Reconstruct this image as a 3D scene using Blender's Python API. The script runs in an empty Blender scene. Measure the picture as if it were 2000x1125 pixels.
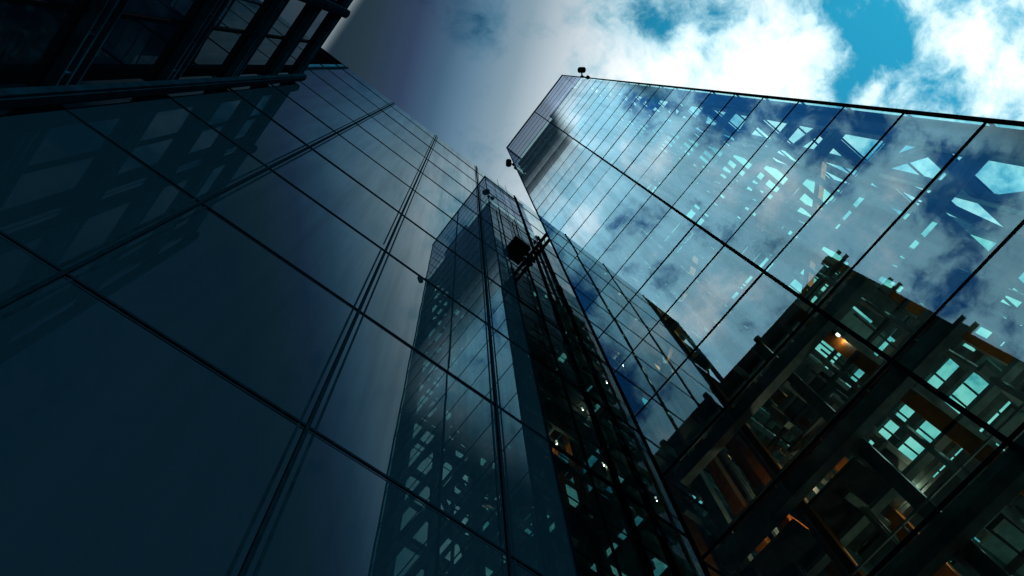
import bpy, bmesh, math, random
from mathutils import Vector, Matrix

# ------------------------------------------------------------------ camera
S = bpy.context.scene
C = S.collection
R = math.radians
# X runs away from the camera to the tall tower, Y to the mirror-glass block, Z up.
# The camera stands at the origin, GROUND metres above the paving.
GROUND = -1.6
cam_d = bpy.data.cameras.new('camera')
cam = bpy.data.objects.new('camera', cam_d)
C.objects.link(cam)
cam_d.sensor_width = 36.0
cam_d.lens = 26.225
cam_d.clip_end = 4000
rx, up, fw = ((0.78661273, -0.61484279, -0.056645998), (0.57727489, 0.76488429, -0.28584213), (0.21907561, 0.19214675, 0.95660102))   # camera right, down and forward axes in the world
cam.matrix_world = Matrix(((rx[0], -up[0], -fw[0], 0), (rx[1], -up[1], -fw[1], 0), (rx[2], -up[2], -fw[2], 0), (0, 0, 0, 1)))
S.camera = cam

# ------------------------------------------------------------------ render look
S.view_settings.view_transform = 'Standard'
S.view_settings.look = 'None'
S.view_settings.exposure = 0.0
S.view_settings.gamma = 1.0
cy = S.cycles
cy.use_denoising = True
cy.max_bounces = 10
cy.diffuse_bounces = 3
cy.glossy_bounces = 6
cy.transmission_bounces = 4
cy.transparent_max_bounces = 40
cy.sample_clamp_indirect = 8.0
cy.caustics_reflective = False
cy.caustics_refractive = False

# ------------------------------------------------------------------ node helper
class NT:
    def __init__(s, tree): s.t = tree; s.n = tree.nodes; s.l = tree.links
    def put(s, sock, v):
        if hasattr(v, 'is_output'): s.l.new(v, sock)
        elif isinstance(v, (tuple, list)) and sock.type == 'RGBA' and len(v) == 3: sock.default_value = (*v, 1)
        else: sock.default_value = v
    def m(s, op, a, b=None, c=None, clamp=False):
        n = s.n.new('ShaderNodeMath'); n.operation = op; n.use_clamp = clamp
        for i, v in enumerate((a, b, c)):
            if v is not None: s.put(n.inputs[i], v)
        return n.outputs[0]
    def vm(s, op, a, b=None):
        n = s.n.new('ShaderNodeVectorMath'); n.operation = op
        s.put(n.inputs[0], a)
        if b is not None: s.put(n.inputs[1], b)
        return n.outputs['Value'] if op in ('DISTANCE', 'LENGTH', 'DOT_PRODUCT') else n.outputs[0]
    def ss(s, v, a, b, o0=0.0, o1=1.0):
        n = s.n.new('ShaderNodeMapRange'); n.interpolation_type = 'SMOOTHSTEP'
        for i, x in enumerate((v, a, b, o0, o1)): s.put(n.inputs[i], x)
        return n.outputs[0]
    def mix(s, f, a, b, mode='MIX'):
        n = s.n.new('ShaderNodeMix'); n.data_type = 'RGBA'; n.blend_type = mode
        s.put(n.inputs[0], f); s.put(n.inputs[6], a); s.put(n.inputs[7], b)
        return n.outputs[2]
    def noise(s, vec, scale, detail=4, rough=.5, dist=0.0, lac=2.0):
        n = s.n.new('ShaderNodeTexNoise')
        s.put(n.inputs['Vector'], vec)
        n.inputs['Scale'].default_value = scale; n.inputs['Detail'].default_value = detail
        n.inputs['Roughness'].default_value = rough; n.inputs['Distortion'].default_value = dist
        n.inputs['Lacunarity'].default_value = lac
        return n
    def ramp(s, f, stops):
        n = s.n.new('ShaderNodeValToRGB'); s.put(n.inputs[0], f); e = n.color_ramp.elements
        while len(e) < len(stops): e.new(0.5)
        for el, (p, c) in zip(e, stops): el.position = p; el.color = (*c, 1)
        return n.outputs[0]

# ------------------------------------------------------------------ sky
SUN_AZ, SUN_EL = Vector((0.10, -0.995, 0)).normalized(), R(34)
W = bpy.data.worlds.new('World'); S.world = W; W.use_nodes = True
w = NT(W.node_tree); w.n.clear()
tc = w.n.new('ShaderNodeTexCoord')
sx = w.n.new('ShaderNodeSeparateXYZ'); w.l.new(tc.outputs['Generated'], sx.inputs[0])
zc = w.m('MAXIMUM', sx.outputs[2], 0.06)
p_ = w.m('DIVIDE', sx.outputs[0], zc); q_ = w.m('DIVIDE', sx.outputs[1], zc)
cx = w.n.new('ShaderNodeCombineXYZ'); w.put(cx.inputs[0], p_); w.put(cx.inputs[1], q_)
pq = cx.outputs[0]                                   # position on the flat cloud deck
sky = w.n.new('ShaderNodeTexSky'); sky.sky_type = 'NISHITA'; sky.sun_disc = False
sky.sun_elevation = SUN_EL; sky.sun_rotation = math.atan2(SUN_AZ.x, SUN_AZ.y)
sky.air_density = 1.0; sky.dust_density = 0.6; sky.ozone_density = 3.0
wq = w.noise(w.vm('ADD', pq, (1.3, 4.1, 5.0)), 9.0, 4, .55)
wv = w.n.new('ShaderNodeVectorMath'); wv.operation = 'MULTIPLY_ADD'
w.put(wv.inputs[0], wq.outputs['Color']); w.put(wv.inputs[1], (.06, .06, 0)); w.put(wv.inputs[2], pq)
wp = wv.outputs[0]
n1 = w.noise(w.vm('ADD', wp, (3.1, 7.7, 0.4)), 9.0, 12, .64, .05)
n2 = w.noise(w.vm('ADD', pq, (9.3, 1.2, 2.0)), 2.6, 3, .5, .2)
dens = w.m('ADD', w.m('MULTIPLY', w.m('SUBTRACT', n1.outputs[0], .5), 1.9), w.m('MULTIPLY', w.m('SUBTRACT', n2.outputs[0], .5), .3))
n3 = w.noise(w.vm('ADD', wp, (5.5, 2.2, 8.0)), 24.0, 8, .62, .1)
dens = w.m('ADD', dens, w.m('MULTIPLY', w.m('SUBTRACT', n3.outputs[0], .5), .9))
dens = w.m('ADD', dens, 0.29)
lift = w.m('MULTIPLY', w.ss(w.m('SUBTRACT', w.m('ADD', p_, w.ss(q_, -.08, -.12, 0.0, .03)), w.m('MULTIPLY', w.ss(q_, .002, -.035, 0.0, .055), w.ss(q_, -.125, -.085))), -.145, -.215), w.ss(q_, -.46, -.32))       # added fade stops beyond -X; sky brightened there for the tower's reflections
BLOBS = [  # gaps (-) and thick places (+) of the cloud deck: place, radius, amount
    (.400, -.365, .10, -.46), (.345, -.350, .04, -.2), (.415, -.285, .045, -.40), (.515, -.370, .06, -.36), (.140, -.190, .07, -.42), (-.015, -.045, .06, -.5), (.20, -.225, .05, -.12),
    (.50, -.44, .05, .3), (.30, -.25, .07, .25), (.60, -.43, .09, .3), (.07, -.02, .08, .3), (.17, -.13, .05, .25),
    (-.215, -.120, .06, -.42), (-.300, -.170, .085, -.5), (-.390, -.220, .095, -.5), (-.36, -.11, .06, .25), (-.47, -.26, .08, -.4), (-.56, -.33, .09, -.3), (-.75, -.2, .12, -.3), (-.66, -.30, .11, -.45), (-.50, -.15, .08, .3), (-.44, -.15, .07, .25), (-.56, -.235, .07, .35),
    (-.310, .025, .06, -.35), (-.405, .065, .06, -.35), (-.340, -.035, .06, -.3), (-.155, -.060, .05, -.2), (-.40, -.03, .06, -.2),
    (-.220, -.020, .06, .25), (-.250, .050, .06, .22), (-.484, .016, .09, .3), (-.557, .240, .16, .3), (-.28, -.065, .04, .25), (-.45, -.09, .05, .2),
]
for bx, by, br, ba in BLOBS:
    d = w.vm('DISTANCE', wp, (bx + .03, by + .03, 0))
    dens = w.m('ADD', dens, w.ss(d, 0.0, br, ba, 0.0))
# dark fade put into the sky as an invented cloud bank, clearing towards +X
g = w.m('MULTIPLY_ADD', w.m('MAXIMUM', q_, -.15), -.4, p_)
g = w.m('MULTIPLY_ADD', w.m('MINIMUM', w.m('ADD', q_, .20), 0.0), .82, g)
fade_dens = w.m('MULTIPLY', w.ss(g, .24, .06, 0.0, .42), w.ss(p_, -.23, -.12))
dens = w.m('ADD', dens, fade_dens)
cmask = w.ss(dens, -0.18, 0.31)
DARK = [(-.20, (.010, .022, .036)), (-.14, (.016, .032, .046)), (-.08, (.026, .044, .090)), (-.03, (.048, .10, .165)), (.01, (.10, .18, .26)),
        (.065, (.20, .28, .34)), (.12, (.42, .48, .53)), (.19, (.70, .74, .77)), (.27, (1, 1, 1))]
t0, t1 = DARK[0][0], DARK[-1][0]
ug = w.m('DIVIDE', w.m('SUBTRACT', g, t0), t1 - t0, clamp=True)
dark = w.ramp(ug, [((a - t0) / (t1 - t0), c) for a, c in DARK])
dark = w.mix(lift, dark, (1.6, 1.85, 1.95))
dens = w.m('MULTIPLY_ADD', lift, -.26, dens)
blue = w.mix(1.0, sky.outputs[0], w.mix(lift, (.20, 2.05, 1.85), (.16, .95, 1.38)), 'MULTIPLY')
cw = w.mix(w.ss(dens, .05, .7), (5.2, 8.8, 10.0), (12.5, 12.8, 12.8))
allsky = w.mix(1.0, w.mix(cmask, blue, cw), dark, 'MULTIPLY')
low = w.ss(sx.outputs[2], 0.0, 0.12)
allsky = w.mix(low, (1.0, 1.2, 1.4), allsky)
bg = w.n.new('ShaderNodeBackground'); w.put(bg.inputs[0], allsky); bg.inputs[1].default_value = 0.1
wo = w.n.new('ShaderNodeOutputWorld'); w.l.new(bg.outputs[0], wo.inputs[0])
W.cycles.sampling_method = 'MANUAL'; W.cycles.sample_map_resolution = 512

# ------------------------------------------------------------------ sun
sd = bpy.data.lights.new('sun', 'SUN'); sd.energy = 5.0; sd.angle = R(0.5); sd.color = (1, .95, .88)
so = bpy.data.objects.new('sun', sd); C.objects.link(so)
sdir = Vector((SUN_AZ.x * math.cos(SUN_EL), SUN_AZ.y * math.cos(SUN_EL), math.sin(SUN_EL)))
so.rotation_euler = sdir.to_track_quat('Z', 'Y').to_euler()

# ------------------------------------------------------------------ materials
def newmat(name):
    m = bpy.data.materials.new(name); m.use_nodes = True
    t = NT(m.node_tree); t.n.clear()
    return m, t, t.n.new('ShaderNodeOutputMaterial')
def paint(name, col, rough=.5, metal=0.0, var=.35, scale=3.0, spec=.5):
    m, t, o = newmat(name)
    b = t.n.new('ShaderNodeBsdfPrincipled')
    pos = t.n.new('ShaderNodeNewGeometry').outputs['Position']
    nz = t.noise(pos, scale, 6, .6)
    f = t.ss(nz.outputs[0], .3, .7)
    t.put(b.inputs['Base Color'], t.mix(f, tuple(c * (1 - var) for c in col), tuple(min(1, c * (1 + var)) for c in col)))
    t.put(b.inputs['Roughness'], t.m('MULTIPLY_ADD', nz.outputs[0], .25, rough - .12))
    b.inputs['Metallic'].default_value = metal
    b.inputs['Specular IOR Level'].default_value = spec
    t.l.new(b.outputs[0], o.inputs[0])
    return m
def bump(t, scale, dist, detail=2):
    pos = t.n.new('ShaderNodeNewGeometry').outputs['Position']
    nz = t.noise(pos, scale, detail, .45)
    b = t.n.new('ShaderNodeBump'); b.inputs['Strength'].default_value = 1.0; b.inputs['Distance'].default_value = dist
    t.l.new(nz.outputs[0], b.inputs['Height'])
    return b.outputs[0]
def coated_glass(name, tint, refl, ior, wav_scale, wav, body=None, rough=0.0):
    """mirror-coated glazing: Fresnel reflection over a tinted clear (or an opaque dark) pane"""
    m, t, o = newmat(name)
    nrm = bump(t, wav_scale, wav)
    fr = t.n.new('ShaderNodeFresnel'); fr.inputs[0].default_value = ior; t.l.new(nrm, fr.inputs[1])
    gl = t.n.new('ShaderNodeBsdfGlossy'); mp = t.vm('MULTIPLY', t.n.new('ShaderNodeNewGeometry').outputs['Position'], (1.6, 1.6, .07))
    dirt = t.ss(t.noise(mp, 1.0, 6, .65).outputs[0], .32, .62, .80, 1.0)            # rain streaks and dust on the panes
    rndm = t.m('MULTIPLY_ADD', t.n.new('ShaderNodeObjectInfo').outputs['Random'], .14, .90)   # each pane's coating differs a little
    cc = t.n.new('ShaderNodeVectorMath'); cc.operation = 'SCALE'; cc.inputs[0].default_value = refl; t.put(cc.inputs['Scale'], t.m('MULTIPLY', dirt, rndm))
    t.l.new(cc.outputs[0], gl.inputs['Color']); gl.inputs['Roughness'].default_value = rough; t.l.new(nrm, gl.inputs['Normal'])
    if body is None:
        bd = t.n.new('ShaderNodeBsdfTransparent'); t.put(bd.inputs[0], tint)
    else:
        bd = t.n.new('ShaderNodeBsdfDiffuse'); t.put(bd.inputs[0], body)
    mx = t.n.new('ShaderNodeMixShader'); t.l.new(fr.outputs[0], mx.inputs[0]); t.l.new(bd.outputs[0], mx.inputs[1]); t.l.new(gl.outputs[0], mx.inputs[2])
    t.l.new(mx.outputs[0], o.inputs[0])
    return m
def clear_side(name, tint):
    m, t, o = newmat(name)
    bd = t.n.new('ShaderNodeBsdfTransparent'); t.put(bd.inputs[0], tint)
    t.l.new(bd.outputs[0], o.inputs[0])
    return m
def lamp(name, col, e):
    m, t, o = newmat(name)
    em = t.n.new('ShaderNodeEmission'); t.put(em.inputs[0], col); em.inputs[1].default_value = e
    t.l.new(em.outputs[0], o.inputs[0])
    return m
M = dict(
    tower_glass=coated_glass('tower_glass', (.66, .90, .87), (.86, .99, 1.08), 2.05, .35, .0013),
    screen_glass=coated_glass('screen_glass', (.60, .68, .80), (.40, .46, .62), 1.6, .35, .006),
    tower_back=clear_side('tower_glass_inner', (.95, .98, .98)),
    end_glass=clear_side('end_glass', (.72, .95, .92)),
    rear_glass=clear_side('rear_glass', (.32, .70, .60)),
    mirror_glass=coated_glass('mirror_glass', None, (.78, .95, 1.0), 2.1, .28, .0032, body=(.0010, .0078, .015)),
    frame_glass=coated_glass('frame_glass', None, (.13, .20, .26), 1.35, .3, .004, body=(.002, .008, .014)),
    black=paint('black_gasket', (.004, .005, .008), .7, 0, .2, 3.0, 0),
    joint=paint('black_joint', (.0004, .0040, .0078), .8, 0, .2, 3.0, 0),
    post=paint('post_navy', (.0006, .006, .012), .8, 0, .3, 1.2, 0),
    gasket=paint('grey_gasket', (.0008, .0060, .0115), .7, 0, .3, 2.0, 0),
    dark_steel=paint('dark_steel', (.055, .065, .075), .6, 0, .3, 2.0, .2),
    navy=paint('navy_steel', (.004, .034, .062), .8, 0, .3, 1.2, 0),
    navy2=paint('navy_flange', (.005, .042, .075), .8, 0, .3, 1.2, 0),
    steel=paint('grey_steel', (.24, .29, .29), .5, .2, .35, 2.0),
    pale=paint('pale_steel', (.48, .58, .56), .5, .1, .3, 2.0),
    deck=paint('floor_plate', (.13, .15, .15), .75, 0, .4, 1.2),
    orange=paint('orange_steel', (.70, .20, .03), .5, 0, .3, 2.0),
    red=paint('oxide_red', (.30, .06, .035), .55, 0, .3, 2.0),
    core=paint('dark_core', (.025, .034, .038), .8, 0, .3, .6),
    white=paint('white_enamel', (.55, .60, .58), .4, 0, .15, 4.0),
    paving=paint('paving', (.16, .155, .15), .8, 0, .25, .8),
    warm=lamp('warm_lamp', (1.0, .90, .76), 3.0),
    tube=lamp('tube_lamp', (1.0, .93, .70), 5.0),
)

# ------------------------------------------------------------------ mesh helpers
class MB:
    def __init__(s): s.bm = bmesh.new()
    def box(s, x0, x1, y0, y1, z0, z1, mi=0):
        v = [s.bm.verts.new((x, y, z)) for z in (z0, z1) for y in (y0, y1) for x in (x0, x1)]
        for f in ((0, 2, 3, 1), (4, 5, 7, 6), (0, 1, 5, 4), (1, 3, 7, 5), (3, 2, 6, 7), (2, 0, 4, 6)):
            s.bm.faces.new([v[i] for i in f]).material_index = mi
        return s
    def bar(s, a, b, w, h, upv=(0, 0, 1), mi=0):
        a, b = Vector(a), Vector(b); d = (b - a).normalized(); u = Vector(upv)
        if abs(d.dot(u)) > .95: u = Vector((1, 0, 0))
        sd = d.cross(u).normalized(); u = sd.cross(d).normalized()
        v = []
        for p in (a, b):
            for su, ss in ((-1, -1), (-1, 1), (1, 1), (1, -1)): v.append(s.bm.verts.new(p + u * su * h / 2 + sd * ss * w / 2))
        for f in ((3, 2, 1, 0), (4, 5, 6, 7), (0, 1, 5, 4), (1, 2, 6, 5), (2, 3, 7, 6), (3, 0, 4, 7)):
            s.bm.faces.new([v[i] for i in f]).material_index = mi
        return s
    def tube(s, a, b, r, n=10, r2=None, mi=0):
        a, b = Vector(a), Vector(b); d = (b - a).normalized(); u = Vector((0, 0, 1)) if abs(d.z) < .9 else Vector((1, 0, 0))
        e1 = d.cross(u).normalized(); e2 = d.cross(e1)
        rr = (r, r if r2 is None else r2); rings = []
        for p, q in ((a, rr[0]), (b, rr[1])):
            rings.append([s.bm.verts.new(p + (e1 * math.cos(6.28319 * i / n) + e2 * math.sin(6.28319 * i / n)) * q) for i in range(n)])
        for i in range(n):
            j = (i + 1) % n
            s.bm.faces.new((rings[0][i], rings[0][j], rings[1][j], rings[1][i])).material_index = mi
        s.bm.faces.new(rings[0][::-1]).material_index = mi; s.bm.faces.new(rings[1]).material_index = mi
        return s
    def capsule(s, a, b, r, n=14):
        a, b = Vector(a), Vector(b); d = (b - a).normalized(); u = Vector((0, 0, 1)) if abs(d.z) < .9 else Vector((1, 0, 0))
        e1 = d.cross(u).normalized(); e2 = d.cross(e1); rings = []
        for t, rad in ((-1, .35), (-.8, .7), (-.4, .95), (0, 1), (0, 1), (.4, .95), (.8, .7), (1, .35)):
            c = (a if len(rings) < 4 else b) + d * t * r * .7
            rings.append([s.bm.verts.new(c + (e1 * math.cos(6.28319 * i / n) + e2 * math.sin(6.28319 * i / n)) * r * rad) for i in range(n)])
        for k in range(len(rings) - 1):
            for i in range(n):
                j = (i + 1) % n; s.bm.faces.new((rings[k][i], rings[k][j], rings[k + 1][j], rings[k + 1][i]))
        s.bm.faces.new(rings[0][::-1]); s.bm.faces.new(rings[-1])
        return s
    def build(s, name, mats, parent=None, smooth=False, bevel=0.0):
        bmesh.ops.recalc_face_normals(s.bm, faces=s.bm.faces)
        me = bpy.data.meshes.new(name); s.bm.to_mesh(me); s.bm.free()
        for m in (mats if isinstance(mats, (list, tuple)) else [mats]): me.materials.append(m)
        if smooth:
            for f in me.polygons: f.use_smooth = True
        o = bpy.data.objects.new(name, me); C.objects.link(o)
        if parent: o.parent = parent
        if bevel:
            b = o.modifiers.new('bevel', 'BEVEL'); b.width = bevel; b.segments = 2; b.limit_method = 'ANGLE'
        return o
def thing(name, label, cat, loc=(0, 0, 0), group=None):
    o = bpy.data.objects.new(name, None); C.objects.link(o); o.location = loc; o.empty_display_size = .5
    o['label'] = label; o['category'] = cat
    if group: o['group'] = group
    return o
rnd = random.Random(11)
def pane(name, parent, axis, plane, a0, a1, z0, z1, facing, glass, inner=None, tilt=0.0, gap=.02, th=.03):
    """one glazed pane: a thin slab set with a hair of tilt; outer face coated, the rest clear"""
    mb = MB(); a0 += gap; a1 -= gap; z0 += gap; z1 -= gap
    t1, t2 = (rnd.gauss(0, tilt) for _ in range(2))
    vs = []
    for dpt in (0, -th):
        for a, z in ((a0, z0), (a1, z0), (a1, z1), (a0, z1)):
            n = plane + facing * (dpt + t1 * (a - (a0 + a1) / 2) + t2 * (z - (z0 + z1) / 2))
            vs.append(mb.bm.verts.new((n, a, z) if axis == 'x' else (a, n, z)))
    for i, f in enumerate(((0, 1, 2, 3), (4, 5, 6, 7), (0, 1, 5, 4), (1, 2, 6, 5), (2, 3, 7, 6), (3, 0, 4, 7))):
        mb.bm.faces.new([vs[k] for k in f]).material_index = 0 if (i == 0 or inner is None) else 1
    return mb.build(name, [glass] if inner is None else [glass, inner], parent)

# ------------------------------------------------------------------ ground
gmb = MB()
gv = [gmb.bm.verts.new(p) for p in ((-1500, -1500, GROUND), (1500, -1500, GROUND), (1500, 1500, GROUND), (-1500, 1500, GROUND))]
gmb.bm.faces.new(gv)
ground = gmb.build('ground', M['paving']); ground['kind'] = 'structure'

# ------------------------------------------------------------------ tall tower (+X): glazed front at X = 12
TX0, TX1, TY0, TY1 = 12.0, 19.5, -7.55, 6.03
TOP, SCR, MID = 115.3, 96.0, -0.82
tower = thing('office_tower', 'tallest tower of clear blue glass with steel frames and orange columns showing inside', 'tower', (TX0, MID, GROUND))
tower_parts = []
def tp(o): tower_parts.append(o); return o
FL = [GROUND] + [4.0 * k for k in range(1, 25)]               # storey lines up to the roof terrace
SC = [96, 100, 104, 108, 112, TOP]                           # plant screen lines
for i in range(len(FL) - 1):
    for a0, a1 in ((TY0, MID), (MID, TY1)):
        tp(pane('glass_panel', None, 'x', TX0, a0, a1, FL[i], FL[i + 1], -1, M['tower_glass'], M['tower_back'], .0016))
    tp(pane('side_pane', None, 'y', TY1, TX0, 15.8, FL[i], FL[i + 1], 1, M['tower_glass'], M['tower_back'], .0016))
    tp(pane('side_pane', None, 'y', TY1, 15.8, TX1, FL[i], FL[i + 1], 1, M['tower_glass'], M['tower_back'], .0016))
    tp(pane('end_pane', None, 'y', TY0, TX0, TX1, FL[i], FL[i + 1], -1, M['end_glass'], M['tower_back']))
    tp(pane('rear_pane', None, 'x', TX1, TY0, 3.2, FL[i], FL[i + 1], 1, M['rear_glass'], M['tower_back']))
for i in range(len(SC) - 1):
    for a0, a1 in ((TY0, MID), (MID, TY1)):
        tp(pane('screen_panel', None, 'x', TX0, a0, a1, SC[i], SC[i + 1], -1, M['screen_glass'], M['tower_back'], .0016))
    tp(pane('screen_panel', None, 'y', TY1, TX0, 15.8, SC[i], SC[i + 1], 1, M['screen_glass'], M['tower_back'], .0016))
    tp(pane('screen_panel', None, 'y', TY1, 15.8, TX1, SC[i], SC[i + 1], 1, M['screen_glass'], M['tower_back'], .0016))
tp(MB().box(TX0 + .3, TX1 - .3, MID + .1, TY0 + .3, SCR - .6, SCR - .2).box(TX0 + .3, TX1 - .3, MID + .1, TY1 - .3, SCR - .6, SCR - .2).build('roof_deck', M['deck']))
tp(MB().box(14.0, 18.5, -6.9, -1.6, SCR - .1, TOP - 1.5).build('plant_room', M['core']))
# joints between storeys, thin black
for z in FL[1:] + SC[1:]:
    h = .10 if z != SCR else .34
    mb = MB().box(TX0 - .014, TX0 + .02, TY0 + .06, TY1 - .06, z - h / 2, z + h / 2)
    mb.box(TX0 + .06, TX1, TY1 - .02, TY1 + .014, z - h / 2, z + h / 2)
    mb.box(TX0 + .06, TX1, TY0 - .03, TY0 + .04, z - .04, z + .04)
    tp(mb.build('transom', M['black']))
tp(MB().box(TX0 - .05, TX0 + .1, MID - .06, MID + .06, GROUND, TOP).build('mullion', M['black']))
for y, s in ((TY0, -1), (TY1, 1)):
    tp(MB().box(TX0 - .05, TX0 + .05, y - .05, y + .05, GROUND, TOP + .1).build('corner_post', M['black']))
cp = MB()
for t in range(5): cp.box(TX0 - .02, TX0 + .06, TY0 + 1.2 + 2.7 * t, TY0 + 1.28 + 2.7 * t, TOP + .36, TOP + .8)
tp(cp.build('roof_anchor', M['black']))
tp(MB().box(TX0 - .09, TX0 + .12, TY0 - .07, TY1 + .07, TOP + .1, TOP + .35).box(TX0 + .13, TX1, TY1 - .12, TY1 + .07, TOP + .1, TOP + .35).build('coping', M['black']))
for x, r in ((13.3, .07), (15.8, .07), (19.6, .17)):
    tp(MB().tube((x, TY1 + .16 + r, GROUND), (x, TY1 + .16 + r, 92), r).build('riser_pipe', M['black']))
# rear wing, lower than the tower
wm = MB()
for k in range(1, 25):
    z = 4 * k
    a = 20.3 + rnd.random() * 1.6; b = a + .9 + rnd.random() * 1.9
    wm.box(TX1 + .5, a, 2.8, TY1 - .12, z - .5, z, 0).box(b, 33, 2.8, TY1 - .12, z - .5, z, 0)
    wm.box(TX1 + .5, 33, 5.2, 5.5, z - .75, z - .52, 1)
    tp(pane('wing_pane', None, 'y', TY1 - .04, TX1 + .5, 26, z - 4, z, 1, M['tower_glass'], M['tower_back'], .0016))
    tp(pane('wing_rear_pane', None, 'y', 2.6, TX1 + .2, 33, z - 4, z, -1, M['rear_glass'], M['tower_back']))
tp(wm.build('wing_floors', [M['deck'], M['steel']]))
wc = MB()
for x in (22.6, 26.0, 33.0): wc.box(x - .2, x + .2, 2.8, 3.2, GROUND, 96).box(x - .12, x + .12, 5.6, 5.86, GROUND, 96)
tp(wc.build('wing_columns', M['orange']))
# inside: open steel decks, columns, braces
XR = [(12.75, 14.6), (14.8, 16.8), (17.0, 19.2)]
YE = [5.7, 3.5, 1.4, -.75, -2.9, -4.9]
OPEN = set()
def carve(px):
    """keeps the deck cells open along a sight line (p, q) so the sky shows through them"""
    p, q = px
    for k in range(1, 25):
        x, y = 4 * k * p, 4 * k * q
        for i, (a, b) in enumerate(XR):
            for j in range(len(YE) - 1):
                if a - .1 <= x <= b + .1 and YE[j + 1] - .1 <= y <= YE[j] + .1: OPEN.add((k, i, j))
for px in ((0.655, 0.119), (0.673, 0.120), (0.692, 0.121), (0.711, 0.122), (0.730, 0.123), (0.749, 0.125), (0.657, 0.105), (0.675, 0.106), (0.694, 0.107), (0.712, 0.108), (0.731, 0.109), (0.750, 0.110), (0.658, 0.091), (0.677, 0.092), (0.695, 0.093), (0.714, 0.094), (0.733, 0.095), (0.752, 0.096), (0.660, 0.077), (0.679, 0.078), (0.697, 0.079), (0.716, 0.080), (0.735, 0.081), (0.754, 0.082), (0.662, 0.063), (0.680, 0.064), (0.699, 0.065), (0.717, 0.066), (0.736, 0.067), (0.755, 0.068), (0.664, 0.050), (0.682, 0.051), (0.701, 0.052), (0.719, 0.052), (0.738, 0.053), (0.757, 0.054), (0.596, -0.040), (0.763, -0.205), (0.665, -0.131), (0.521, 0.056), (0.518, 0.108), (0.518, 0.019), (0.431, 0.046), (0.874, -0.043), (0.830, -0.125), (0.624, -0.129), (0.352, 0.022), (0.488, -0.118), (0.452, -0.072)): carve(px)
for k in range(1, 24):
    z = 4.0 * k
    fill = .66 if k <= 6 else (.27 if k <= 13 else .25)
    mb = MB()
    for i, (a, b) in enumerate(XR):
        for j in range(len(YE) - 1):
            y1, y0 = YE[j] - .12, YE[j + 1] + .12
            if j == 4 and k > 6: continue
            want = fill if k <= 6 else (.14 if j in (1, 3) else .72)
            if (k, i, j) not in OPEN and rnd.random() < want:
                c = rnd.random()
                if c < .6: mb.box(a, b, y0, y1, z - .55, z - .42, 0)
                elif c < .8: mb.box(a, b, y0, (y0 + y1) / 2, z - .5, z - .4, 0).box(a + .1, b - .1, (y0 + y1) / 2 + .1, y1, z - .62, z - .5, 1)
                else:
                    mb.box(a, (a + b) / 2, y0, y1, z - .55, z - .45, 0)
            elif (k, i, j) in OPEN and k in (5, 6) or rnd.random() < .5:
                n = rnd.choice((3, 4)) if k < 7 else rnd.choice((2, 3, 4))
                for t in range(1, n): mb.box(a, b, y0 + (y1 - y0) * t / n - .03, y0 + (y1 - y0) * t / n + .03, z - .5, z - .4, 0)
                mb.box((a + b) / 2 - .06, (a + b) / 2 + .06, y0, y1, z - .53, z - .41, 0)
    tp(mb.build('floor_deck', [M['deck'], M['pale']]))
    mb = MB()
    for x, ww, hh in ((12.45, .28, .62), (14.7, .16, .4), (16.9, .16, .4), (19.25, .2, .5)):
        mb.box(x - ww / 2, x + ww / 2, TY0 + .35 if x < 13 else -5.0, TY1 - .35, z - .42, z - .42 + hh, 0)
    for y in YE + ([-7.2] if k % 2 == 0 else []):
        mb.box(12.62, 19.1, y - .09, y + .09, z - .44, z - .08, 0)
    mb.box(12.66, 12.70, TY0 + .5, TY1 - .5, z + 1.0, z + 1.06, 1)
    for t in range(8): mb.box(12.66, 12.70, TY0 + .8 + t * 1.7, TY0 + .84 + t * 1.7, z + .22, z + 1.0, 1)
    for y in (2.4, -1.8):                                        # service trays and pipes under the deck
        if rnd.random() < .7: mb.box(13 + rnd.random(), 18.6, y - .22, y - .02, z - .85, z - .72, 1)
    if rnd.random() < .6: mb.box(13.7, 13.95, -4.5, 5.2, z - .95, z - .8, 1)
    tp(mb.build('floor_beams', [M['steel'], M['pale']]))
for x in (12.95, 16.0, 19.0):
    for j, y in enumerate((5.35, 3.3, 1.2, -2.9, -4.8, -7.15)):
        if (j in (1, 2) and x == 16.0) or (j == 4 and x < 18): continue
        mt = 'orange' if (x == 16.0 and j in (0, 3)) or (x == 12.95 and j in (1,)) else 'steel'
        tp(MB().box(x - .17, x + .17, y - .17, y + .17, GROUND, 95.2).build('column', M[mt]))
for x, y, z1 in ((14.25, 5.2, 34), (14.25, 3.9, 30), (14.7, 2.1, 30), (13.9, -.45, 24), (15.4, 4.6, 40)):
    tp(MB().box(x - .2, x + .2, y - .2, y + .2, GROUND, z1).build('orange_column', M['orange']))
tp(MB().box(12.12, 13.3, -7.46, -7.1, GROUND, 95.2).build('corner_column', M['dark_steel']))
for y in (4.5, 2.3, .2, -1.9, -3.9):
    tp(MB().box(13.55, 13.62, y - .04, y + .04, GROUND, 60).box(13.63, 13.70, y - .09, y + .09, GROUND, 60).build('guide_rail', M['pale']))
for k in range(2, 23, 2):                                         # K braces in the end bay and across the front
    z = 4.0 * k
    xs = (13.5, 16.3, 19.1)
    tp(MB().box(13.35, 19.3, -7.38, -7.02, z - .45, z + .05).build('end_chord', M['dark_steel']))
    for a, b in ((0, 1), (2, 1)):
        tp(MB().bar((xs[a], -7.2, z - .1), (xs[b], -7.2, z + 7.6), .36, .30, (0, 1, 0)).build('brace', M['dark_steel']))
for k in (1, 7):
    z = 4.0 * k
    tp(MB().bar((14.0, 5.3, z), (14.0, -.6, z + 7.8), .32, .32).build('orange_brace', M['orange']))
    tp(MB().bar((16.4, -.9, z), (16.4, -7.0, z + 7.8), .30, .30).build('orange_brace', M['orange']))
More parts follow.
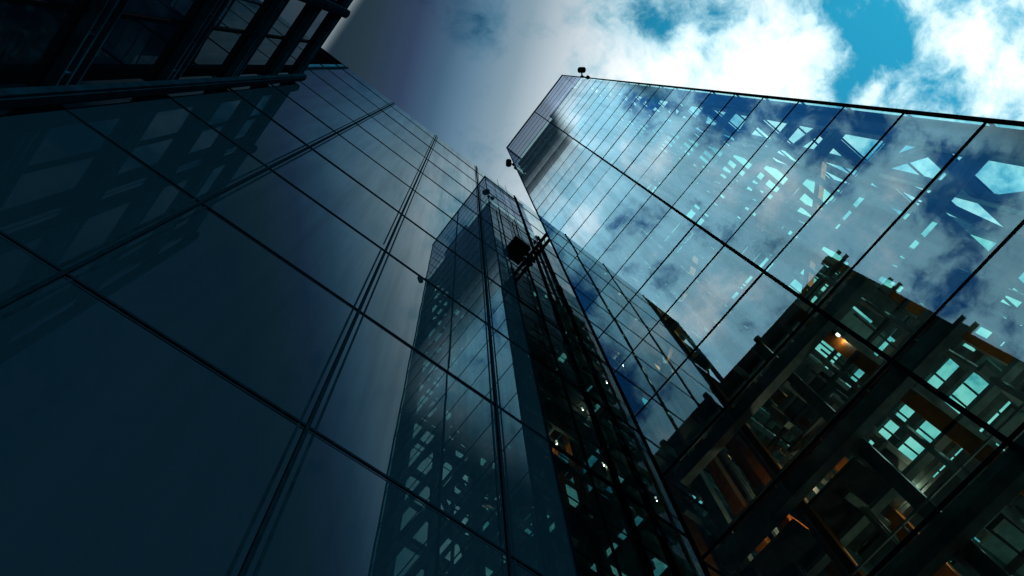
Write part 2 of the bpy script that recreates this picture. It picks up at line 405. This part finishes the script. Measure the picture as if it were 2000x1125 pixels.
for k in (2, 4, 5):
    tp(MB().tube((12.9, TY0 + .5, 4 * k + .9), (12.9, TY1 - .4, 4 * k + .9), .13).build('sprinkler_main', M['red']))
# rear wall, solid low down with a few openings
wall = MB()
for k in range(0, 9):
    z0 = GROUND if k == 0 else 4.0 * k
    for y0, y1 in ((-7.2, -4.9), (-4.9, -2.9), (-2.9, -.75), (-.75, 1.4), (1.4, 3.1)):
        if rnd.random() < (.55 if k < 5 else .0): wall.box(19.26, 19.36, y0, y1, z0, 4.0 * (k + 1) - .05)
tp(wall.build('rear_wall', M['core']))
for o in tower_parts:
    o.parent = tower; o.matrix_parent_inverse = Matrix.Translation(-Vector(tower.location))

# ------------------------------------------------------------------ mirror-glass block (+Y): face at Y = 8.77
WY, WTOP = 8.77, 90.9
block = thing('glass_block', 'dark mirror glass wall block on the left with wide panes and reflected tower', 'building', (1.93, WY, GROUND))
parts = []
XE = [-10.75, -4.24, 1.93, 7.88, 13.8, 19.7, 25.6, 31.5]
ZE = [GROUND, 7.3, 16.0, 24.6, 33.2, 42.0, 50.8, 59.5, 68.3, 77.2, 86.1, WTOP]
for i in range(len(XE) - 1):
    for k in range(len(ZE) - 1):
        parts.append(pane('glass_panel', None, 'y', WY, XE[i], XE[i + 1], ZE[k], ZE[k + 1], -1, M['mirror_glass'], None, .0011, .03, .05))
parts.append(MB().box(XE[0] + .1, XE[-1], WY + .12, 24, GROUND, WTOP - .4).build('core_wall', M['core']))
for x in XE[:-1]:
    mb = MB().box(x - .05, x + .05, WY - .07, WY + .1, GROUND, WTOP + .15)
    mb.box(x - .24, x - .17, WY - .012, WY + .02, GROUND, WTOP - .1, 1).box(x + .17, x + .24, WY - .012, WY + .02, GROUND, WTOP - .1, 1)
    parts.append(mb.build('mullion', [M['joint'], M['gasket']]))
for z in ZE[1:-1]:
    parts.append(MB().box(XE[0], XE[-1], WY - .035, WY + .09, z - .045, z + .045).box(XE[0], XE[-1], WY - .01, WY + .02, z - .17, z - .13, 1).build('transom', [M['joint'], M['gasket']]))
# the open louvred bay at its left end
for z in (WTOP - .25, 86.1, 77.2, 68.3, 62.5):
    lb = MB().box(-17.2, XE[0] - .25, WY + .02, WY + .95, z - .5, z, 0).box(-17.2, XE[0] - .25, WY - .06, WY + .02, z - .62, z - .42, 0)
    lb.box(-17.2, XE[0] - .25, WY + .96, WY + 1.0, z - .5, z - .3, 0)
    parts.append(lb.build('louvre_blade', [M['joint'], M['navy']]))
parts.append(MB().box(XE[0] - .62, XE[0] - .06, WY + .02, WY + .6, GROUND, WTOP).build('end_post', M['navy2']))
parts.append(MB().box(-17.5, -17.2, WY + .02, WY + .5, GROUND, WTOP).build('end_post', M['navy']))
for a in ((-17.2, 60, -11.4, 77), (-11.4, 60, -17.2, 77), (-17.2, 77, -11.4, 90)):
    parts.append(MB().bar((a[0], WY + .75, a[1]), (a[2], WY + .75, a[3]), .18, .18, (0, 1, 0)).build('cross_brace', M['joint']))
for o in parts:
    o.parent = block; o.matrix_parent_inverse = Matrix.Translation(-Vector(block.location))

# ------------------------------------------------------------------ framed building (-X): heavy floor beams over dark glass
NX, NY0, NY1 = -9.57, -6.4, 8.55
nb = thing('framed_building', 'dark navy building of heavy horizontal floor beams and posts at upper left', 'building', (NX, 1, GROUND))
parts = []
NZ = [GROUND, 7.3, 16.0, 24.6, 33.2, 42.0, 50.6, 58.4]
NYE = [NY0 + .4, -1.9, 2.6, 5.6, NY1]
for k in range(len(NZ) - 1):
    for j in range(len(NYE) - 1):
        parts.append(pane('glass_panel', None, 'x', NX - .14, NYE[j], NYE[j + 1], NZ[k], NZ[k + 1], 1, M['frame_glass'], None, .001, .04, .05))
for z in NZ[1:]:
    mb = MB()
    mb.box(NX - .12, NX + .02, NY0 - .5, NY1, z - .62, z + .52, 0)               # web
    mb.box(NX - .12, NX + .22, NY0 - .9, NY1, z - .74, z - .63, 1)               # lower flange
    mb.box(NX - .12, NX + .22, NY0 - .9, NY1, z + .53, z + .64, 0)
    mb.box(NX + .03, NX + .20, NY0 - .2, NY1, z - .10, z + .02, 1)
    for i in range(11): mb.box(NX + .03, NX + .18, NY0 + i * 1.4, NY0 + i * 1.4 + .05, z - .50, z - .11, 0)
    parts.append(mb.build('floor_beam', [M['navy'], M['navy2']]))
for y, ww in ((8.3, .5), (2.6, .62), (-6.0, .9)):
    mb = MB().box(NX + .23, NX + .50, y - ww / 2, y + ww / 2, GROUND, 59.2, 0).box(NX + .505, NX + .56, y - ww * .28, y + ww * .28, GROUND, 59.2, 1)
    parts.append(mb.build('post', [M['post'], M['post']]))
for y in (5.6, -1.9):
    parts.append(MB().box(NX - .13, NX - .03, y - .06, y + .06, GROUND, 58).build('mullion', M['black']))
parts.append(MB().box(-24, NX - .5, NY0 + .5, NY1 - .1, GROUND, 57.6).build('building_core', M['core']))
parts.append(MB().box(-24, NX - .34, NY0 + .3, NY1 - .05, 57.7, 58.3).build('roof', M['navy']))
for o in parts:
    o.parent = nb; o.matrix_parent_inverse = Matrix.Translation(-Vector(nb.location))

# ------------------------------------------------------------------ small things on the facades
def floodlight(label, corner, body, sensor):
    t = thing('floodlight', label, 'floodlight', corner, 'floodlights at the tower corners')
    c = Vector(corner)
    b = Vector(body) - c; s = Vector(sensor) - c
    ax = Vector((.35, -.25, 0)) if abs(b.y) > 0 else Vector((1, 0, 0))
    rightv = Vector((rx[0], rx[1], 0)).normalized() if b.y < 0 else Vector((up[0], up[1], 0)).normalized()
    MB().capsule(b - rightv * .26, b + rightv * .26, .36).build('lamp_head', M['black'], t, True)
    MB().tube((0, 0, 0), b, .09).box(-.16, .16, -.16, .16, -.28, .1).build('bracket', M['black'], t)
    MB().bar((0, 0, -.1), s, .1, .1).capsule(s - Vector((.12, 0, 0)), s + Vector((.12, 0, 0)), .2).build('sensor', M['black'], t)
floodlight('black twin floodlight sticking out beside the sky-side upper corner of the tall tower', (12, TY0 - .12, 96), (11.50, -8.25, 96.1), (12.68, -8.05, 95.9))
floodlight('black floodlight on the tower corner that faces the mirror glass block', (11.95, TY1 + .12, 96), (11.36, 6.38, 96.1), (12.42, 6.3, 95.6))
br = thing('link_beam', 'black steel lattice beam bridging the gap between tall tower and mirror glass wall', 'beam', (12.5, TY1, 57))
lm = MB()
y0, y1 = .1, WY - TY1 - .1
for dx in (0, .45):
    for dz in (-.35, .25): lm.bar((dx, y0, dz), (dx, y1, dz), .12, .12)
for i in range(5):
    a, b = y0 + (y1 - y0) * i / 5, y0 + (y1 - y0) * (i + 1) / 5
    for dx in (0, .45): lm.bar((dx, a, -.35 if i % 2 else .25), (dx, b, .25 if i % 2 else -.35), .07, .07)
    lm.bar((0, a, -.35), (.45, b, -.35), .07, .07)
lm.build('lattice', M['black'], br)
MB().box(-.15, .6, y1 - .15, y1 + .03, -.6, .5).build('wall_plate', M['navy'], br)
MB().box(-.15, .6, -.0, .1, -.6, .5).build('end_plate', M['navy'], br)
cr = thing('maintenance_cradle', 'dark boxy window cleaning cradle hung against the mirror wall beside the lattice beam', 'cradle', (11.45, 8.36, 57.0))
MB().box(-.75, .75, -.38, .36, -.5, -.42).box(-.75, .75, -.38, -.33, -.42, .45).box(-.75, .75, .31, .36, -.42, .45).box(-.75, -.70, -.32, .30, -.42, .45).box(.70, .75, -.32, .30, -.42, .45).build('basket', M['black'], cr)
MB().bar((-.78, -.4, .48), (.78, -.4, .48), .06, .06).bar((-.78, .38, .48), (.78, .38, .48), .06, .06).build('rail', M['steel'], cr)
for x in (-.6, .6):
    MB().tube((x, 0, .4), (x, .1, 33.7), .025, 6).build('cable', M['black'], cr)
# lift cars behind the front glass
def lift(label, loc):
    t = thing('lift_car', label, 'lift', loc, 'lift cars inside the tower')
    MB().box(-.85, .85, -1.0, 1.0, -.12, 0).box(-.8, .8, -.95, .95, 2.3, 2.42).build('car_floor', M['deck'], t)
    f = MB()
    for x in (-.85, .85):
        for y in (-1.0, 1.0): f.box(x - .06, x + .06, y - .06, y + .06, -.3, 2.6)
    for y in (-1.06, 1.06): f.box(-.95, .95, y - .07, y + .07, -.42, -.14).box(-.95, .95, y - .06, y + .06, 2.44, 2.62)
    f.box(-1.0, -.9, -1.1, 1.1, -.40, -.16)
    f.build('car_frame', M['white'], t)
    MB().tube((-.2, -.3, -.5), (.15, -.3, -.5), .42, 16).build('sheave', M['pale'], t)
lift('white framed lift car low behind the front glass near the bottom right', (14.30, 1.86, 16.20))
lift('white framed lift car in the middle shaft beneath the green lit opening', (14.80, 1.48, 20.96))
# lamps inside the tower
def glow(t, at, e, col):
    ld = bpy.data.lights.new('lamp_light', 'POINT'); ld.energy = e; ld.color = col; ld.shadow_soft_size = .02
    lo = bpy.data.objects.new('lamp_light', ld); C.objects.link(lo); lo.parent = t; lo.location = at
def spot(label, loc, e=22):
    t = thing('ceiling_spotlight', label, 'spotlight', loc, 'spotlights inside the tower')
    MB().tube((0, 0, 0), (0, 0, .09), .055, 12).build('bulb', M['warm'], t)
    MB().tube((0, 0, .092), (0, 0, .3), .09, 12, .05).build('housing', M['black'], t)
    MB().tube((0, 0, .3), (0, 0, .62), .02, 6).build('stem', M['black'], t)
    glow(t, (0, 0, -.25), e, (1, .80, .55))
for lab, loc in (
    ('bright round spotlight just below the thick slanting joint of the tower front, beside orange steel', (13.60, -0.65, 20.70)),
    ('small round spotlight low on the tower front beside the red pipe', (13.30, 3.27, 17.02)),
    ('third highest white spotlight in the dark side wall left of the tower corner', (15.17, 5.20, 35.23)),
    ('second highest white spotlight in the dark side wall left of the tower corner', (18.48, 5.20, 43.29)),
    ('fifth highest white spotlight in the dark side wall, beside the thick black pipe', (18.74, 5.20, 36.69)),
    ('topmost white spotlight in the dark side wall left of the tower corner', (23.00, 5.20, 53.71)),
    ('warm spotlight in the green lit pane close to the tower corner', (22.77, 5.20, 36.93)),
    ('lowest tiny spotlight in the dark side wall near the bottom edge', (15.94, 5.20, 25.86)),
    ('tiny spotlight beside the mirror wall edge left in the dark side wall', (13.93, 5.20, 32.21)),
    ): spot(lab, loc, 3 if 'joint' in lab else (34 if 'front' in lab else 11))
def tube_light(label, loc, ln):
    t = thing('tube_light', label, 'light', loc, 'tube lights inside the tower')
    MB().tube((-ln / 2, 0, 0), (ln / 2, 0, 0), .035, 8).build('tube', M['tube'], t)
    MB().box(-ln / 2 - .05, ln / 2 + .05, -.09, .09, .04, .12).build('batten', M['steel'], t)
    glow(t, (0, 0, -.3), 9, (1, .88, .62))
for lab, loc, ln in (
    ('short glowing tube light behind the front glass under a lift car', (14.60, 1.27, 15.75), 0.9),
    ('glowing tube light in the lowest room at the bottom right corner', (14.20, 1.23, 12.22), 1.1),
    ): tube_light(lab, loc, ln)
